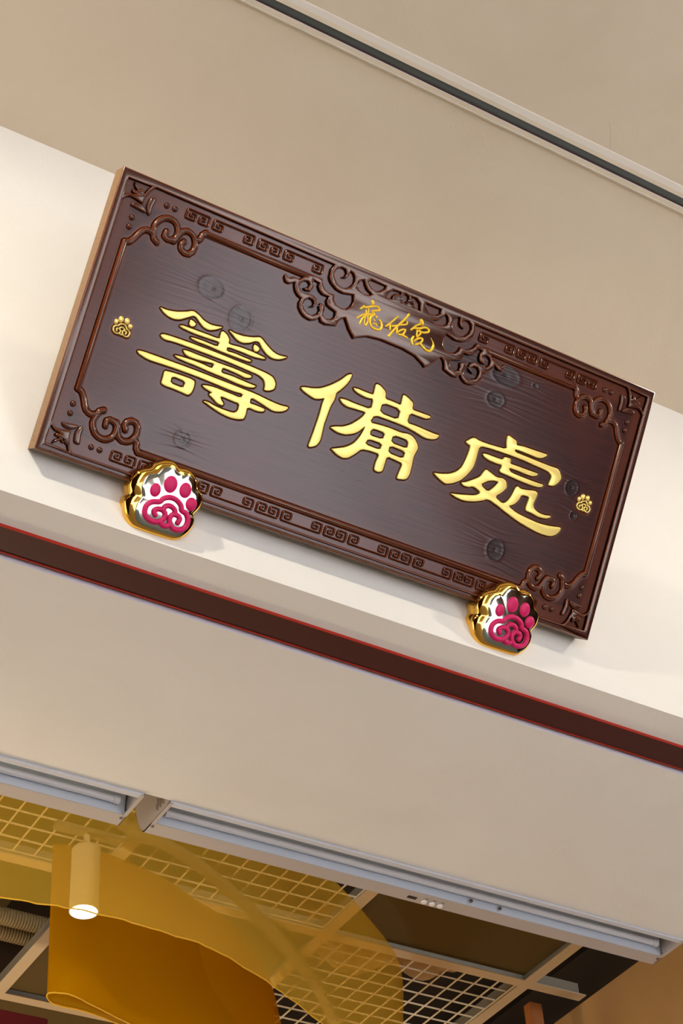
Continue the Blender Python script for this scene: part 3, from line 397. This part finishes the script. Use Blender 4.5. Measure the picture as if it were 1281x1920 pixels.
bead('inner_bead', [[(s3[0], BH-s3[1]), (.6, .0545), (BW-s3[0], BH-s3[1])]], BR, BZ)
# fretwork
def spiral(x, y, sx, sy, w=.0185, h=.0175):
    P = [(0, 0), (0, -h), (w, -h), (w, -h*.32), (w*.40, -h*.32), (w*.40, -h*.66), (w*.66, -h*.66)]
    return [(x+sx*a, y+sy*b) for a, b in P]
def rounded(P, r=.0024):
    out = [np.array(P[0])]
    for i in range(1, len(P)-1):
        a, b, c = map(np.array, (P[i-1], P[i], P[i+1])); u = (a-b); v = (c-b); lu, lv = np.linalg.norm(u), np.linalg.norm(v)
        k = min(r, lu*.4, lv*.4); out += [b+u/lu*k, b+(u/lu+v/lv)*k*.3, b+v/lv*k]
    return out+[np.array(P[-1])]
def fret(xa, xb, y, sy):
    a = spiral(xa, y, 1, sy)[::-1]; b = spiral(xb, y, -1, sy)
    bead('fret_scroll', [rounded(a+b)], .0022, .0050, FLOOR, 8)
for xa, xb in ((.1375, .1828), (.1925, .2755), (.2855, .3315), (.3405, .4215)):
    fret(xa, xb, .5045, 1); fret(BW-xb, BW-xa, .5045, 1)
ux = [(.1375, .1828)]; x = .1925
for xa, xb in ((.1375, .1835), (.1925, .2780), (.2865, .3300), (.3385, .4230), (.4320, .4770), (.4850, .5690), (.5775, .6225), (.6310, .7150), (.7230, .7680), (.7770, .8615), (.8700, .9135), (.9220, 1.0075), (1.0165, 1.0625)):
    fret(xa, xb, .0250, -1)
# dots and leaves of the four corners
def dome(x, y, r, h):
    V = []; F = []; seg = 16; n = 5
    for i in range(n):
        a = math.pi/2*i/n
        for k in range(seg): V.append((x+r*math.cos(a)*math.cos(2*math.pi*k/seg), y+r*math.cos(a)*math.sin(2*math.pi*k/seg), FLOOR-.0005+h*math.sin(a)))
    V.append((x, y, FLOOR-.0005+h))
    for i in range(n-1):
        for k in range(seg): F.append((i*seg+k, i*seg+(k+1) % seg, (i+1)*seg+(k+1) % seg, (i+1)*seg+k))
    for k in range(seg): F.append(((n-1)*seg+k, (n-1)*seg+(k+1) % seg, n*seg))
    return V, F
for fx in (0, 1):
    for fy in (0, 1):
        for d in S(DT['dots']):
            V, F = dome(BW-d[0] if fx else d[0], BH-d[1] if fy else d[1], .0058, .0064); edge_attr(pydata('carved_dot', V, F, M['lacquer'], pl, True), FLOOR+.0018, FLOOR+.0045)
        for k in ('leaf', 'leaf2'):
            L = [tuple(q) for q in chaikin(S(DT[k]))]
            if fx: L = mu(L)
            if fy: L = mv(L)
            edge_attr(plate('carved_leaf', [L], FLOOR-.006, FLOOR+.0068, .0030, M['lacquer'], pl, 3), FLOOR+.004, FLOOR+.0064)

# gold lettering
chars = []
for k, ch in (('c1', 'first'), ('c2', 'second'), ('c3', 'third')):
    loops = [[tuple(q) for q in chaikin(S(L))] for L in DT[k]]; chars.append(loops)
    o = plate('gold_character', loops, FLOOR-.006, FLOOR+.0026, .0018, M['gold'], pl, 3)
    tag(o, {'c1': 'large gold character, the leftmost of the three', 'c2': 'large gold character in the middle', 'c3': 'large gold character, the rightmost of the three'}[k])
for k in ('t1', 't2', 't3'):
    V = []; F = []
    for st in DT[k]:
        r = st[0]*mm*1.0; path = S(st[1:])
        if len(path) > 2: path = catmull(path, 5)
        tube_geo(path, r, r*1.15, BT-.0004, 10, .3 if (k == 't3' and st is DT[k][-1]) else 0, V, F)
    o = pydata('small_gold_character', V, F, M['small_gold'], pl, True)
c0 = np.mean([p for L in DT['pawlines'] for p in L], axis=0)
for dx in (0, 1):
    off = np.array([0, 0]) if not dx else np.array([1108.9-86.4, 259.3-256.9])
    V = []; F = []
    for L in DT['pawlines']: tube_geo(catmull([((p[0]+off[0])*mm, (p[1]+off[1])*mm) for p in L], 3), .0016, .0024, FLOOR+.0006, 8, 0, V, F)
    for (c, a, b) in DT['pawpads']:
        k0 = len(V); seg = 14; cx, cy = (c[0]+off[0])*mm, (c[1]+off[1])*mm
        for i in range(4):
            t = math.pi/2*i/4
            for k in range(seg): V.append((cx+a*mm*math.cos(t)*math.cos(2*math.pi*k/seg), cy+b*mm*math.cos(t)*math.sin(2*math.pi*k/seg), FLOOR-.0004+.0036*math.sin(t)))
        V.append((cx, cy, FLOOR+.0032))
        for i in range(3):
            for k in range(seg): F.append((k0+i*seg+k, k0+i*seg+(k+1) % seg, k0+(i+1)*seg+(k+1) % seg, k0+(i+1)*seg+k))
        for k in range(seg): F.append((k0+3*seg+k, k0+3*seg+(k+1) % seg, k0+4*seg))
    pydata('paw_emblem', V, F, M['gold'], pl, True)

# the carved panel itself: a fine height field with grooves round the gold, wavy grain and knots
NU, NV = 1320, 578
ug = np.linspace(.006, BW-.006, NU); vg = np.linspace(.006, BH-.006, NV)
UU, VV = np.meshgrid(ug, vg)
def dist_to(loops, pad, closed=True, signed=True):
    """distance to the outlines on a window of the grid (metres), negative inside"""
    P = np.array([q for L in loops for q in L]); lo = P.min(0)-pad; hi = P.max(0)+pad
    i0, i1 = np.searchsorted(ug, lo[0]), np.searchsorted(ug, hi[0]); j0, j1 = np.searchsorted(vg, lo[1]), np.searchsorted(vg, hi[1])
    U, V_ = UU[j0:j1, i0:i1], VV[j0:j1, i0:i1]; d = np.full(U.shape, 9.); ins = np.zeros(U.shape, bool)
    for L in loops:
        n = len(L)
        for k in range(n if closed else n-1):
            a = L[k]; b = L[(k+1) % n]
            dx, dy = b[0]-a[0], b[1]-a[1]; q = dx*dx+dy*dy+1e-16
            t = np.clip(((U-a[0])*dx+(V_-a[1])*dy)/q, 0, 1)
            d = np.minimum(d, (U-a[0]-t*dx)**2+(V_-a[1]-t*dy)**2)
            if closed and signed and dy != 0:
                c = ((a[1] > V_) != (b[1] > V_)) & (U < dx*(V_-a[1])/dy+a[0]); ins ^= c
    d = np.sqrt(d); d[ins] *= -1
    return (j0, j1, i0, i1), d
H = np.zeros_like(UU); warm = np.zeros_like(UU); knot = np.zeros_like(UU); groove_dark = np.zeros_like(UU)
for loops in chars:
    for w_, d in [dist_to([L for L in loops], .010)]:
        s = (slice(w_[0], w_[1]), slice(w_[2], w_[3]))
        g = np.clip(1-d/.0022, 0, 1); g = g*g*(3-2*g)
        H[s] -= .0030*g; groove_dark[s] = np.maximum(groove_dark[s], .85*np.clip(1.3-np.clip(d, 0, 1)/.0019, 0, 1)); warm[s] = np.maximum(warm[s], .45*np.exp(-np.clip(d, 0, 1)/.0028))
pw = [[(p[0]*mm, p[1]*mm) for p in L] for L in DT['pawlines']]
for dx in (0, 1):
    L2 = [[(p[0]+dx*1.0225, p[1]+dx*.0024) for p in L] for L in pw]
    L2 += [[(c[0]*mm+dx*1.0225, c[1]*mm+dx*.0024), (c[0]*mm+dx*1.0225+.0001, c[1]*mm+dx*.0024)] for c, a, b in DT['pawpads']]
    w_, d = dist_to(L2, .012, False); s = (slice(w_[0], w_[1]), slice(w_[2], w_[3]))
    g = np.clip(1-(d-.001)/.003, 0, 1); H[s] -= .0015*g; groove_dark[s] = np.maximum(groove_dark[s], .7*g); warm[s] = np.maximum(warm[s], .4*np.exp(-np.clip(d-.003, 0, 1)/.003))
# burnished paint beside the beads and in the band
allb = []
for f in (lambda L: L, mu, mv, lambda L: mu(mv(L))):
    for p in bp: allb.append(f(p))
allb += [[(x, s0[1]), (x, BH-s0[1])] for x in (s0[0], BW-s0[0])]+[[(s3[0], .4732), (.408, .4736)], [(BW-.408, .4736), (BW-s3[0], .4732)], [(s3[0], .0545), (BW-s3[0], .0545)]]
for L in allb:
    w_, d = dist_to([L], .030, False); s = (slice(w_[0], w_[1]), slice(w_[2], w_[3]))
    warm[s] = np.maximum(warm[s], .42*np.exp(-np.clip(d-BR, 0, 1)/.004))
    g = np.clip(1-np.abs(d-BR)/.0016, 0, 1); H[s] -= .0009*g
    groove_dark[s] = np.maximum(groove_dark[s], .8*np.clip(1.3-np.abs(d-BR)/.0014, 0, 1))
ed = np.minimum(np.minimum(UU-.042, BW-.042-UU), np.minimum(VV-.0545, .473-VV))   # inside (+) / band (-)
warm = np.maximum(warm, np.clip(-ed/.012, 0, 1)*.26)
warm = np.maximum(warm, .40*np.exp(-np.minimum(np.minimum(UU-.0155, BW-.0155-UU), np.minimum(VV-.0163, .5145-VV)).clip(0, 1)/.0035))
w_, d = dist_to([[tuple(q) for q in contour]], .02, True, False); s = (slice(w_[0], w_[1]), slice(w_[2], w_[3]))
groove_dark[s] = np.maximum(groove_dark[s], .85*np.clip(1.2-np.abs(d)/.0022, 0, 1)); warm[s] = np.maximum(warm[s], .38*np.exp(-d/.0035))
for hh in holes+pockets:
    w_, d = dist_to([hh], .006, True, False); s = (slice(w_[0], w_[1]), slice(w_[2], w_[3])); groove_dark[s] = np.maximum(groove_dark[s], .85*np.clip(1.2-np.abs(d)/.0020, 0, 1))
# grain that flows round the knots
phase = VV*1.0+.004*np.sin(UU*3.1+1)+.003*np.sin(UU*7.7+VV*9)
ring = np.zeros_like(UU)
for c0_, c1_, a, b in DT['knots']:
    a *= mm*1.08; b *= mm*1.08; x, y = c0_*mm, c1_*mm
    dx = (UU-x); dy = (VV-y); q = np.sqrt((dx/(a*3.2))**2+(dy/(b*2.4))**2)
    phase += np.tanh(dy/(b*.6))*.014*(b/.02)*np.exp(-q*q)
    e = np.sqrt((dx/a)**2+(dy/b)**2)
    dark = .8 if x < .5 else 1.0
    knot = np.maximum(knot, dark*np.clip((1.06-e)/.10, 0, 1)*(.62+.38*np.exp(-((e-.93)/.12)**2)+.3*np.exp(-(e/.2)**2)))
    H += .0002*np.exp(-((e-1)/.16)**2)*np.where(e < 1.4, 1, 0) - .0003*np.exp(-(e/.22)**2)
    ring += np.exp(-q*q*1.3)
gr = np.sin(phase*2*math.pi/.0062+2*np.sin(UU*5))*.00010+np.sin(phase*2*math.pi/.0105)*.00012
H += gr*(.09+.65*np.clip(ring, 0, 1))
H += .00025*np.sin(UU*17+np.sin(VV*11)*1.4)*np.sin(VV*23+UU*4)
verts = np.stack([UU, VV, FLOOR+H], -1).reshape(-1, 3)
idx = np.arange(NU*NV).reshape(NV, NU)
quads = np.stack([idx[:-1, :-1], idx[:-1, 1:], idx[1:, 1:], idx[1:, :-1]], -1).reshape(-1, 4)
me = bpy.data.meshes.new('carved_panel')
me.vertices.add(len(verts)); me.vertices.foreach_set('co', verts.astype(np.float32).ravel())
me.loops.add(len(quads)*4); me.loops.foreach_set('vertex_index', quads.astype(np.int32).ravel())
me.polygons.add(len(quads)); me.polygons.foreach_set('loop_start', np.arange(0, len(quads)*4, 4, dtype=np.int32))
try: me.polygons.foreach_set('loop_total', np.full(len(quads), 4, np.int32))
except Exception: pass
me.polygons.foreach_set('use_smooth', np.ones(len(quads), bool))
me.update(calc_edges=True)
for nme, arr in (('warm', warm), ('knot', knot), ('groove_dark', groove_dark)):
    at = me.attributes.new(nme, 'FLOAT', 'POINT'); at.data.foreach_set('value', arr.astype(np.float32).ravel())
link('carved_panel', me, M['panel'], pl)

# ================================================================== GOLD PAW HOLDERS
def polar(L, n=160):
    P = catmull(L, 5, True); P = np.array(P); th = np.arctan2(P[:, 1], P[:, 0]); r = np.hypot(P[:, 0], P[:, 1])
    o = np.argsort(th); th, r = th[o], r[o]
    g = np.linspace(-math.pi, math.pi, n, endpoint=False)
    return g, np.interp(g, np.r_[th-2*math.pi, th, th+2*math.pi], np.r_[r, r, r])
def make_paw(cx, cy, label):
    root = empty('paw_holder', (0, 0, 0), label, 'plaque holder', 'gold paw holders under the plaque')
    root.matrix_world = pl.matrix_basis @ Matrix.Translation((cx*mm, cy*mm, 0))
    g, ro = polar(DT['Pouter']); _, ri = polar(DT['Pinner'])
    ro = ro*mm; ri = ri*mm; n = len(g); cs, sn = np.cos(g), np.sin(g)
    ri = np.minimum(ri*.62+ro*.38*.95, ro*.90)
    wf = BT+.0006            # plane of the board's face
    lim = -cy*mm-.0015       # local v of the board's lower edge: the shank stays beneath it
    V = []; F = []
    def ring(r, w, clamp=False, sh=(0, 0)):
        k0 = len(V)
        for k in range(n):
            x, y = r[k]*cs[k]+sh[0], r[k]*sn[k]+sh[1]
            if clamp: y = min(y, lim)
            V.append((x, y, w))
        return k0
    rings = []
    # face rim -> pillow -> back of the front cushion
    for t in np.linspace(0, 1, 9):
        a = t*math.pi/2
        rings.append(ring(ri+(ro-ri)*math.sin(a), wf+.010+.015*math.cos(a)))
    rings.append(ring(ro*.985, wf+.004)); rings.append(ring(ro*.93, wf+.0002))
    # shank: a second, slightly smaller cushion running back to the wall
    rings.append(ring(ro*.90, wf-.001, True)); rings.append(ring(ro*.96, BT-.008, True))
    rings.append(ring(ro*.97, BT-.022, True)); rings.append(ring(ro*.90, BT-.034, True)); rings.append(ring(ro*.84, -.010, True))
    for a, b in zip(rings[:-1], rings[1:]):
        for k in range(n): F.append((a+k, a+(k+1) % n, b+(k+1) % n, b+k)[::-1])
    F.append(tuple(rings[-1]+k for k in range(n)))
    body = pydata('paw_body', V, F, M['chrome_gold'], root, True)
    V = []; F = []; rr = []
    for s, h in ((1.0, .0), (.96, .0012), (.85, .0016), (.6, .0022), (.3, .0026)): rr.append((ri*s, wf+.0245+h))
    rr.insert(0, (ri*1.01, wf+.018))
    ks = [ring(r, w) for r, w in rr]
    for a, b in zip(ks[:-1], ks[1:]):
        for k in range(n): F.append((a+k, a+(k+1) % n, b+(k+1) % n, b+k))
    V.append((0, 0, wf+.0272)); 
    for k in range(n): F.append((ks[-1]+k, ks[-1]+(k+1) % n, len(V)-1))
    pydata('paw_face', V, F, M['chrome_pale'], root, True)
    top = wf+.0255
    for (c, a, b) in DT['Ppads']:
        V = []; F = []; seg = 28; nn = 7; x, y = c[0]*mm, c[1]*mm
        for i in range(nn):
            t = math.pi/2*i/nn
            for k in range(seg): V.append((x+a*mm*math.cos(t)**.7*math.cos(2*math.pi*k/seg), y+b*mm*math.cos(t)**.7*math.sin(2*math.pi*k/seg), top-.002+.0065*math.sin(t)))
        V.append((x, y, top+.0045))
        for i in range(nn-1):
            for k in range(seg): F.append((i*seg+k, i*seg+(k+1) % seg, (i+1)*seg+(k+1) % seg, (i+1)*seg+k))
        for k in range(seg): F.append(((nn-1)*seg+k, (nn-1)*seg+(k+1) % seg, nn*seg))
        pydata('toe_pad', V, F, M['magenta'], root, True)
    V = []; F = []
    for L in DT['Plines']: tube_geo(catmull(S(L), 5), .0052, .0060, top+.0008, 12, 0, V, F)
    pydata('cloud_pad', V, F, M['magenta'], root, True)
    return root
paw = make_paw(*DT['Pc'][0], 'gold paw-shaped plaque holder with magenta pads under the left end of the plaque')
p2 = paw.copy(); COL.objects.link(p2); p2['label'] = 'gold paw-shaped plaque holder with magenta pads under the right end of the plaque'
for ch in list(paw.children):
    c = ch.copy(); COL.objects.link(c); c.parent = p2
p2.matrix_world = pl.matrix_basis @ Matrix.Translation((DT['Pc'][1][0]*mm, DT['Pc'][1][1]*mm, 0))

# ================================================================== LINEAR FIXTURES ON THE LINTEL'S BACK EDGE
def fixture(xa, xb, label, left_cap, extras):
    zb = -.128
    r = empty('linear_fixture', (xa, .7135, zb), label, 'light fixture', 'white linear fixtures behind the lintel')
    L = xb-xa; t = .0016
    # body section (y, z) with an open slot in its underside; local to the root
    prof = [(.0, 0), (.0145, 0), (.0145, t), (t, t), (t, .178), (.060, .178)]
    outer = [(0, .18)]
    back = [(.1275*math.cos(a)*.98+.0, .18*math.sin(a)) for a in np.linspace(0, math.pi/2, 10)]
    # front lip
    prism_x('lip', [(0, 0), (.0135, 0), (.0135, .0022), (.0022, .0022), (.0022, .17), (0, .17)], .0, L, M['lip'], r)
    # underside panel + rounded back in one folded sheet
    curve = [(.1255, 0), (.140, .016), (.154, .040), (.165, .068), (.171, .098), (.168, .130), (.145, .155), (.110, .166), (.060, .17), (0, .17)]
    outp = [(.085, 0)]+curve
    inn = [(p[0]-.0018 if p[0] > .003 else p[0], p[1]-.0018 if p[1] > .01 else p[1]+.0018) for p in outp[::-1]]
    inn[-1] = (.085, .0018)
    prism_x('housing', outp+inn, 0, L, M['white_metal'], r, True)
    # trough that holds the tube
    refl = [(.0850, .0018), (.0835, .014), (.0815, .034), (.077, .054), (.068, .070), (.048, .078), (.026, .074), (.0136, .060), (.0136, .002)]
    inn2 = [(a, b+.002) for a, b in refl[::-1]]
    prism_x('reflector', refl+[(.0116, .002), (.0116, .082), (.087, .082), (.087, .0018)], .006, L-.006, M['reflector'], r, True)
    for xe, s in ((0, 1), (L, -1)):
        x0_, x1_ = sorted((xe, xe+s*.0016))
        cap = [(0, 0)]+curve
        e = prism_x('end_cap', cap, x0_, x1_, M['white_metal'], r)
        xl0, xl1 = sorted((xe, xe+s*.0085))
        lp = box('end_lip', xl0, xl1, 0.0, .087, -.0008, .0012, M['white_metal'], r)
        V, F = cyl_geo((xe+s*.008, .0965, -.0014), (0, 0, 1), .0036, .003, 14); sc_ = pydata('screw', V, F, M['screw'], r, True)
    # tube with its caps: real tube, clear of the end walls
    V, F = cyl_geo((.038, .0700, .0235), (1, 0, 0), .0080, L-.076, 20); tb = pydata('tube', V, F, M['tube'], r, True)
    for xe in (.024, L-.040):
        V, F = cyl_geo((xe, .0700, .0235), (1, 0, 0), .0092, .014, 20); pydata('tube_cap', V, F, M['tube'], r, True)
    if extras:
        for x in (1.458, 1.539):
            V, F = cyl_geo((x-xa, .078, .012), (0, -.5, -1), .0042, .004, 14); pydata('screw', V, F, M['screw'], r, True)
        box('display_window', 1.302-xa, 1.326-xa, .1035, .1135, -.0006, .001, M['black'], r)
        for x in (1.349, 1.371, 1.393):
            V, F = cyl_geo((x-xa, .1135, -.003), (0, 0, 1), .0065, .004, 18); pydata('button', V, F, M['button'], r, True)
            for k in (-1, 1): box('print_mark', x-xa+k*.0024-.0018, x-xa+k*.0024+.0014, .0985, .1012, -.0004, .0008, M['print'], r)
        # faded label printed on the left end cap
        for k in range(9):
            yy = .026+k*.0046; h = .034+.02*((k*7) % 5)/5
            box('print_mark', -.0003, .0006, yy, yy+.0016, .012+.004*(k % 3), .012+h*(.6+.4*math.cos(k*.2)), M['print'], r)
    return r
fixture(-1.15, .5815, 'white linear fixture with a slim tube, its right end beside the gap', False, False)
fixture(.6400, 2.0290, 'long white linear fixture with slim tube, small buttons and a black window', True, True)

# ================================================================== ROOM BEHIND: STEEL GRID CEILING
ZG = .62
grid = empty('ceiling_grid', (2.713, 2.188, ZG), 'pale steel grid ceiling with square bays above the yellow cloths', 'ceiling grid')
gx, gy = 2.713, 2.188
step = .785
for k in range(-7, 1):
    x = k*step
    box('grid_bar', x-.021, x+.021, -1.40, 4.3, 0, .004, M['grid'], grid); box('grid_web', x-.003, x+.003, -1.40, 4.3, .004, .062, M['grid_dark'], grid)
for k in range(-1, 6):
    y = k*step
    box('grid_bar', -5.7, .235, y-.021, y+.021, .0003, .0043, M['grid'], grid); box('grid_web', -5.7, .235, y+.012, y+.021, .0043, .062, M['grid_dark'], grid)
def mesh_panel(i, j):
    """welded wire panel in the bay left of bar i, beyond bar j"""
    x0, x1, y0, y1 = (i-1)*step+.02, i*step-.02, j*step+.02, (j+1)*step-.02
    V = []; F = []
    n = 11
    for k in range(n+1):
        x = x0+(x1-x0)*k/n; cyl_geo((x, y0, .010), (0, 1, 0), .0030, y1-y0, 6, V, F)
        y = y0+(y1-y0)*k/n; cyl_geo((x0, y, .014), (1, 0, 0), .0030, x1-x0, 6, V, F)
    pydata('wire_mesh', V, F, M['mesh'], grid)
for i, j in ((0, 0), (-1, -1), (-2, -1)): mesh_panel(i, j)
box('infill_board', -2*step-step+.03, -2*step-.03, .03, step-.03, .26, .27, M['brown_panel'], grid)
def board_panel(i, j, m):
    x0, x1, y0, y1 = (i-1)*step+.02, i*step-.02, j*step+.02, (j+1)*step-.02
    box('infill_board', x0, x1, y0, y1, .02, .03, m, grid)
board_panel(0, -1, M['brown_panel']); board_panel(-1, 0, M['brown_panel']); board_panel(-1, 1, M['brown_panel']); board_panel(-2, 1, M['brown_panel']); board_panel(-3, 1, M['brown_panel']); board_panel(-3, 0, M['brown_panel'])
# crumpled pale sheet lying over the wire
V = []; F = []; nx, ny = 34, 18
for j in range(ny):
    for i in range(nx):
        u, v = i/(nx-1), j/(ny-1)
        V.append((1.98+u*.70, 2.26+v*.24+.07*math.sin(u*5), ZG+.15+.03*math.sin(u*17+v*5)+.02*math.sin(v*23+u*9)))
for j in range(ny-1):
    for i in range(nx-1): F.append((j*nx+i, j*nx+i+1, (j+1)*nx+i+1, (j+1)*nx+i))
tag(pydata('crumpled_sheet', V, F, M['tan'], None, True), 'crumpled pale sheet lying above the wire mesh', 'sheet')
# ribbed hoses above the grid
for k, (ya, yb, lab) in enumerate(((2.69, 2.71, 'ribbed hose above the grid at the left edge, the nearer one'), (2.78, 2.80, 'ribbed hose above the grid at the left edge, the farther one'))):
    V = []; F = []; seg = 14; N = 150
    for i in range(N):
        x = .55+i*.0050; r = .027+(.0028 if i % 2 else 0)
        for s in range(seg): V.append((x, ya+(yb-ya)*i/N+r*math.cos(2*math.pi*s/seg), .745+r*math.sin(2*math.pi*s/seg)))
    for i in range(N-1):
        for s in range(seg): F.append((i*seg+s, i*seg+(s+1) % seg, (i+1)*seg+(s+1) % seg, (i+1)*seg+s))
    tag(pydata('ribbed_hose', V, F, M['duct'], None, True), lab, 'hose')
tag(box('timber_post', 2.785, 2.835, 2.27, 2.31, -3.8, .615, M['wood_post'], None, .002), 'orange timber post under the grid beside the tan wall', 'post')
shop = empty('trim_3', (0, -4.7, -3.8), None, None); tag(shop, kind='structure')
for k in range(-4, 1): box('mullion', k*1.5-.035, k*1.5+.035, -.06, .06, 0, 4.66, M['black'] if k % 2 else M['redbox'], shop)
box('transom', -6, .035, -.05, .05, 2.5, 2.6, M['black'], shop)
tag(box('red_board', .55, 1.197, 2.655, 2.70, .05, .40, M['redbox'], None, .003), 'dark red board hanging at the lower left corner', 'board')

# ================================================================== SPOT LAMP
lp = (.9644, 1.8826, .308)
t = empty('spot_lamp', lp, 'white cylinder spot lamp, lit, hanging behind the yellow cloth', 'lamp')
lathe('lamp_body', [(.0, .203), (.034, .203), (.040, .197), (.0405, .19), (.0405, 0), (.0375, 0), (.0375, .006)], M['lamp_white'], t, 36)
lathe('lens', [(.0375, .0035), (.0001, .0035)], M['lamp_on'], t, 36)
lathe('stem', [(.0001, .201), (.009, .201), (.009, .25), (.0001, .25)], M['lamp_white'], t, 16)
box('track_adapter', -.10, .10, -.018, .018, .245, .2600, M['grid_dark'], t, .002)
sp = spot('lamp_beam', (lp[0], lp[1], lp[2]-.004), (lp[0], lp[1], -3), 20, 70, .6, .03, (1, .88, .68))

# ================================================================== YELLOW CLOTHS
K_f = 3379.444
def at(px, py, z):
    d = (right*((px-640.5)/K_f)+down*((py-960)/K_f)+fwd); o = Vector((-0.79694, -2.16079, -2.25326)); k = (z-o.z)/d.z; return o+d*k
def loft(name, lo, zl, hi, zh, m, root, belly, nj=26, n=7, ruffle=.004):
    A = catmull([tuple(at(x, y, zl)) for x, y in lo], n); B = catmull([tuple(at(x, y, zh)) for x, y in hi], n); N = len(A)
    V = []; F = []
    for j in range(nj):
        s = j/(nj-1)
        for i in range(N):
            p = A[i]*(1-s)+B[i]*s
            b = belly*math.sin(math.pi*s)
            p = p+np.array([0, 0, -b])
            rf = ruffle*math.exp(-s*9)*math.sin(i*2.1+math.sin(i*.7)*2); p = p+np.array([rf*.3, rf, 0])
            V.append(tuple(p))
    for j in range(nj-1):
        for i in range(N-1): F.append((j*N+i, j*N+i+1, (j+1)*N+i+1, (j+1)*N+i))
    o = pydata(name, V, F, m, root); o.data.polygons.foreach_set('use_smooth', [True]*len(o.data.polygons))
    # rolled hem
    V = []; F = []; prev = None
    for i in range(N):
        c = Vector(A[i]); tt = (Vector(A[min(i+1, N-1)])-Vector(A[max(i-1, 0)])).normalized(); s_ = tt.cross(Vector((0, 0, 1))).normalized(); u_ = s_.cross(tt)
        rf = ruffle*math.sin(i*2.1+math.sin(i*.7)*2); c += Vector((rf*.3, rf, 0))
        for k in range(6): V.append(tuple(c+(s_*math.cos(k*math.pi/3)+u_*math.sin(k*math.pi/3))*.0022))
    for i in range(N-1):
        for k in range(6): F.append((i*6+k, i*6+(k+1) % 6, (i+1)*6+(k+1) % 6, (i+1)*6+k))
    pydata('hem', V, F, M['hem'], root, True)
    return o
r1 = empty('hanging_cloth', (0, 0, 0), 'sheer yellow cloth sweeping in a wide curve behind the fixtures', 'cloth')
loft('cloth_panel', [(-90, 1674), (0, 1682), (95, 1697), (180, 1712), (300, 1745), (400, 1780), (500, 1840), (600, 1915), (690, 1990), (760, 2070)], .15,
     [(-90, 1390), (20, 1400), (130, 1415), (250, 1440), (380, 1480), (500, 1545), (600, 1625), (690, 1720), (750, 1810), (757, 1930)], .57, M['cloth'], r1, .04)
r2 = empty('hanging_cloth', (0, 0, 0), 'dense yellow cloth hanging in a loop behind the spot lamp', 'cloth')
loft('cloth_panel', [(570, 2110), (480, 2060), (400, 2020), (300, 1965), (225, 1922), (160, 1897), (108, 1885), (92, 1876), (88, 1866), (98, 1861), (135, 1866), (180, 1888), (260, 1928), (380, 1985), (470, 2030), (560, 2070)], .20,
     [(514, 1860), (490, 1800), (420, 1720), (320, 1665), (235, 1625), (170, 1600), (118, 1590), (104, 1588), (99, 1584), (106, 1582), (140, 1585), (200, 1600), (330, 1660), (440, 1760), (505, 1850), (517, 1930)], .585, M['cloth2'], r2, .0, ruffle=.001)
for r_ in (r1, r2):     # put each cloth's empty at its hem
    bs = Vector((1.2, 1.7, .15)) if r_ is r1 else Vector((1.2, 2.2, .20))
    for ch in r_.children: ch.data.transform(Matrix.Translation(-bs))
    r_.location = bs
# curved rail that carries the sheer cloth
V = []; F = []
P = catmull([tuple(at(x, y, .585)) for x, y in ((200, 1535), (255, 1565), (330, 1600), (400, 1650), (500, 1740), (590, 1850), (640, 1950))], 8)
for i, p in enumerate(P):
    tt = Vector(P[min(i+1, len(P)-1)])-Vector(P[max(i-1, 0)]); tt.normalize(); s_ = Vector((-tt.y, tt.x, 0))
    for a, b in ((-.016, 0), (.016, 0), (.016, .02), (-.016, .02)): V.append(tuple(Vector(p)+s_*a+Vector((0, 0, b))))
for i in range(len(P)-1):
    for k in range(4): F.append((i*4+k, i*4+(k+1) % 4, (i+1)*4+(k+1) % 4, (i+1)*4+k))
tag(pydata('curved_rail', V, F, M['grid_dark'], None), 'curved ceiling rail seen through the sheer yellow cloth', 'rail')
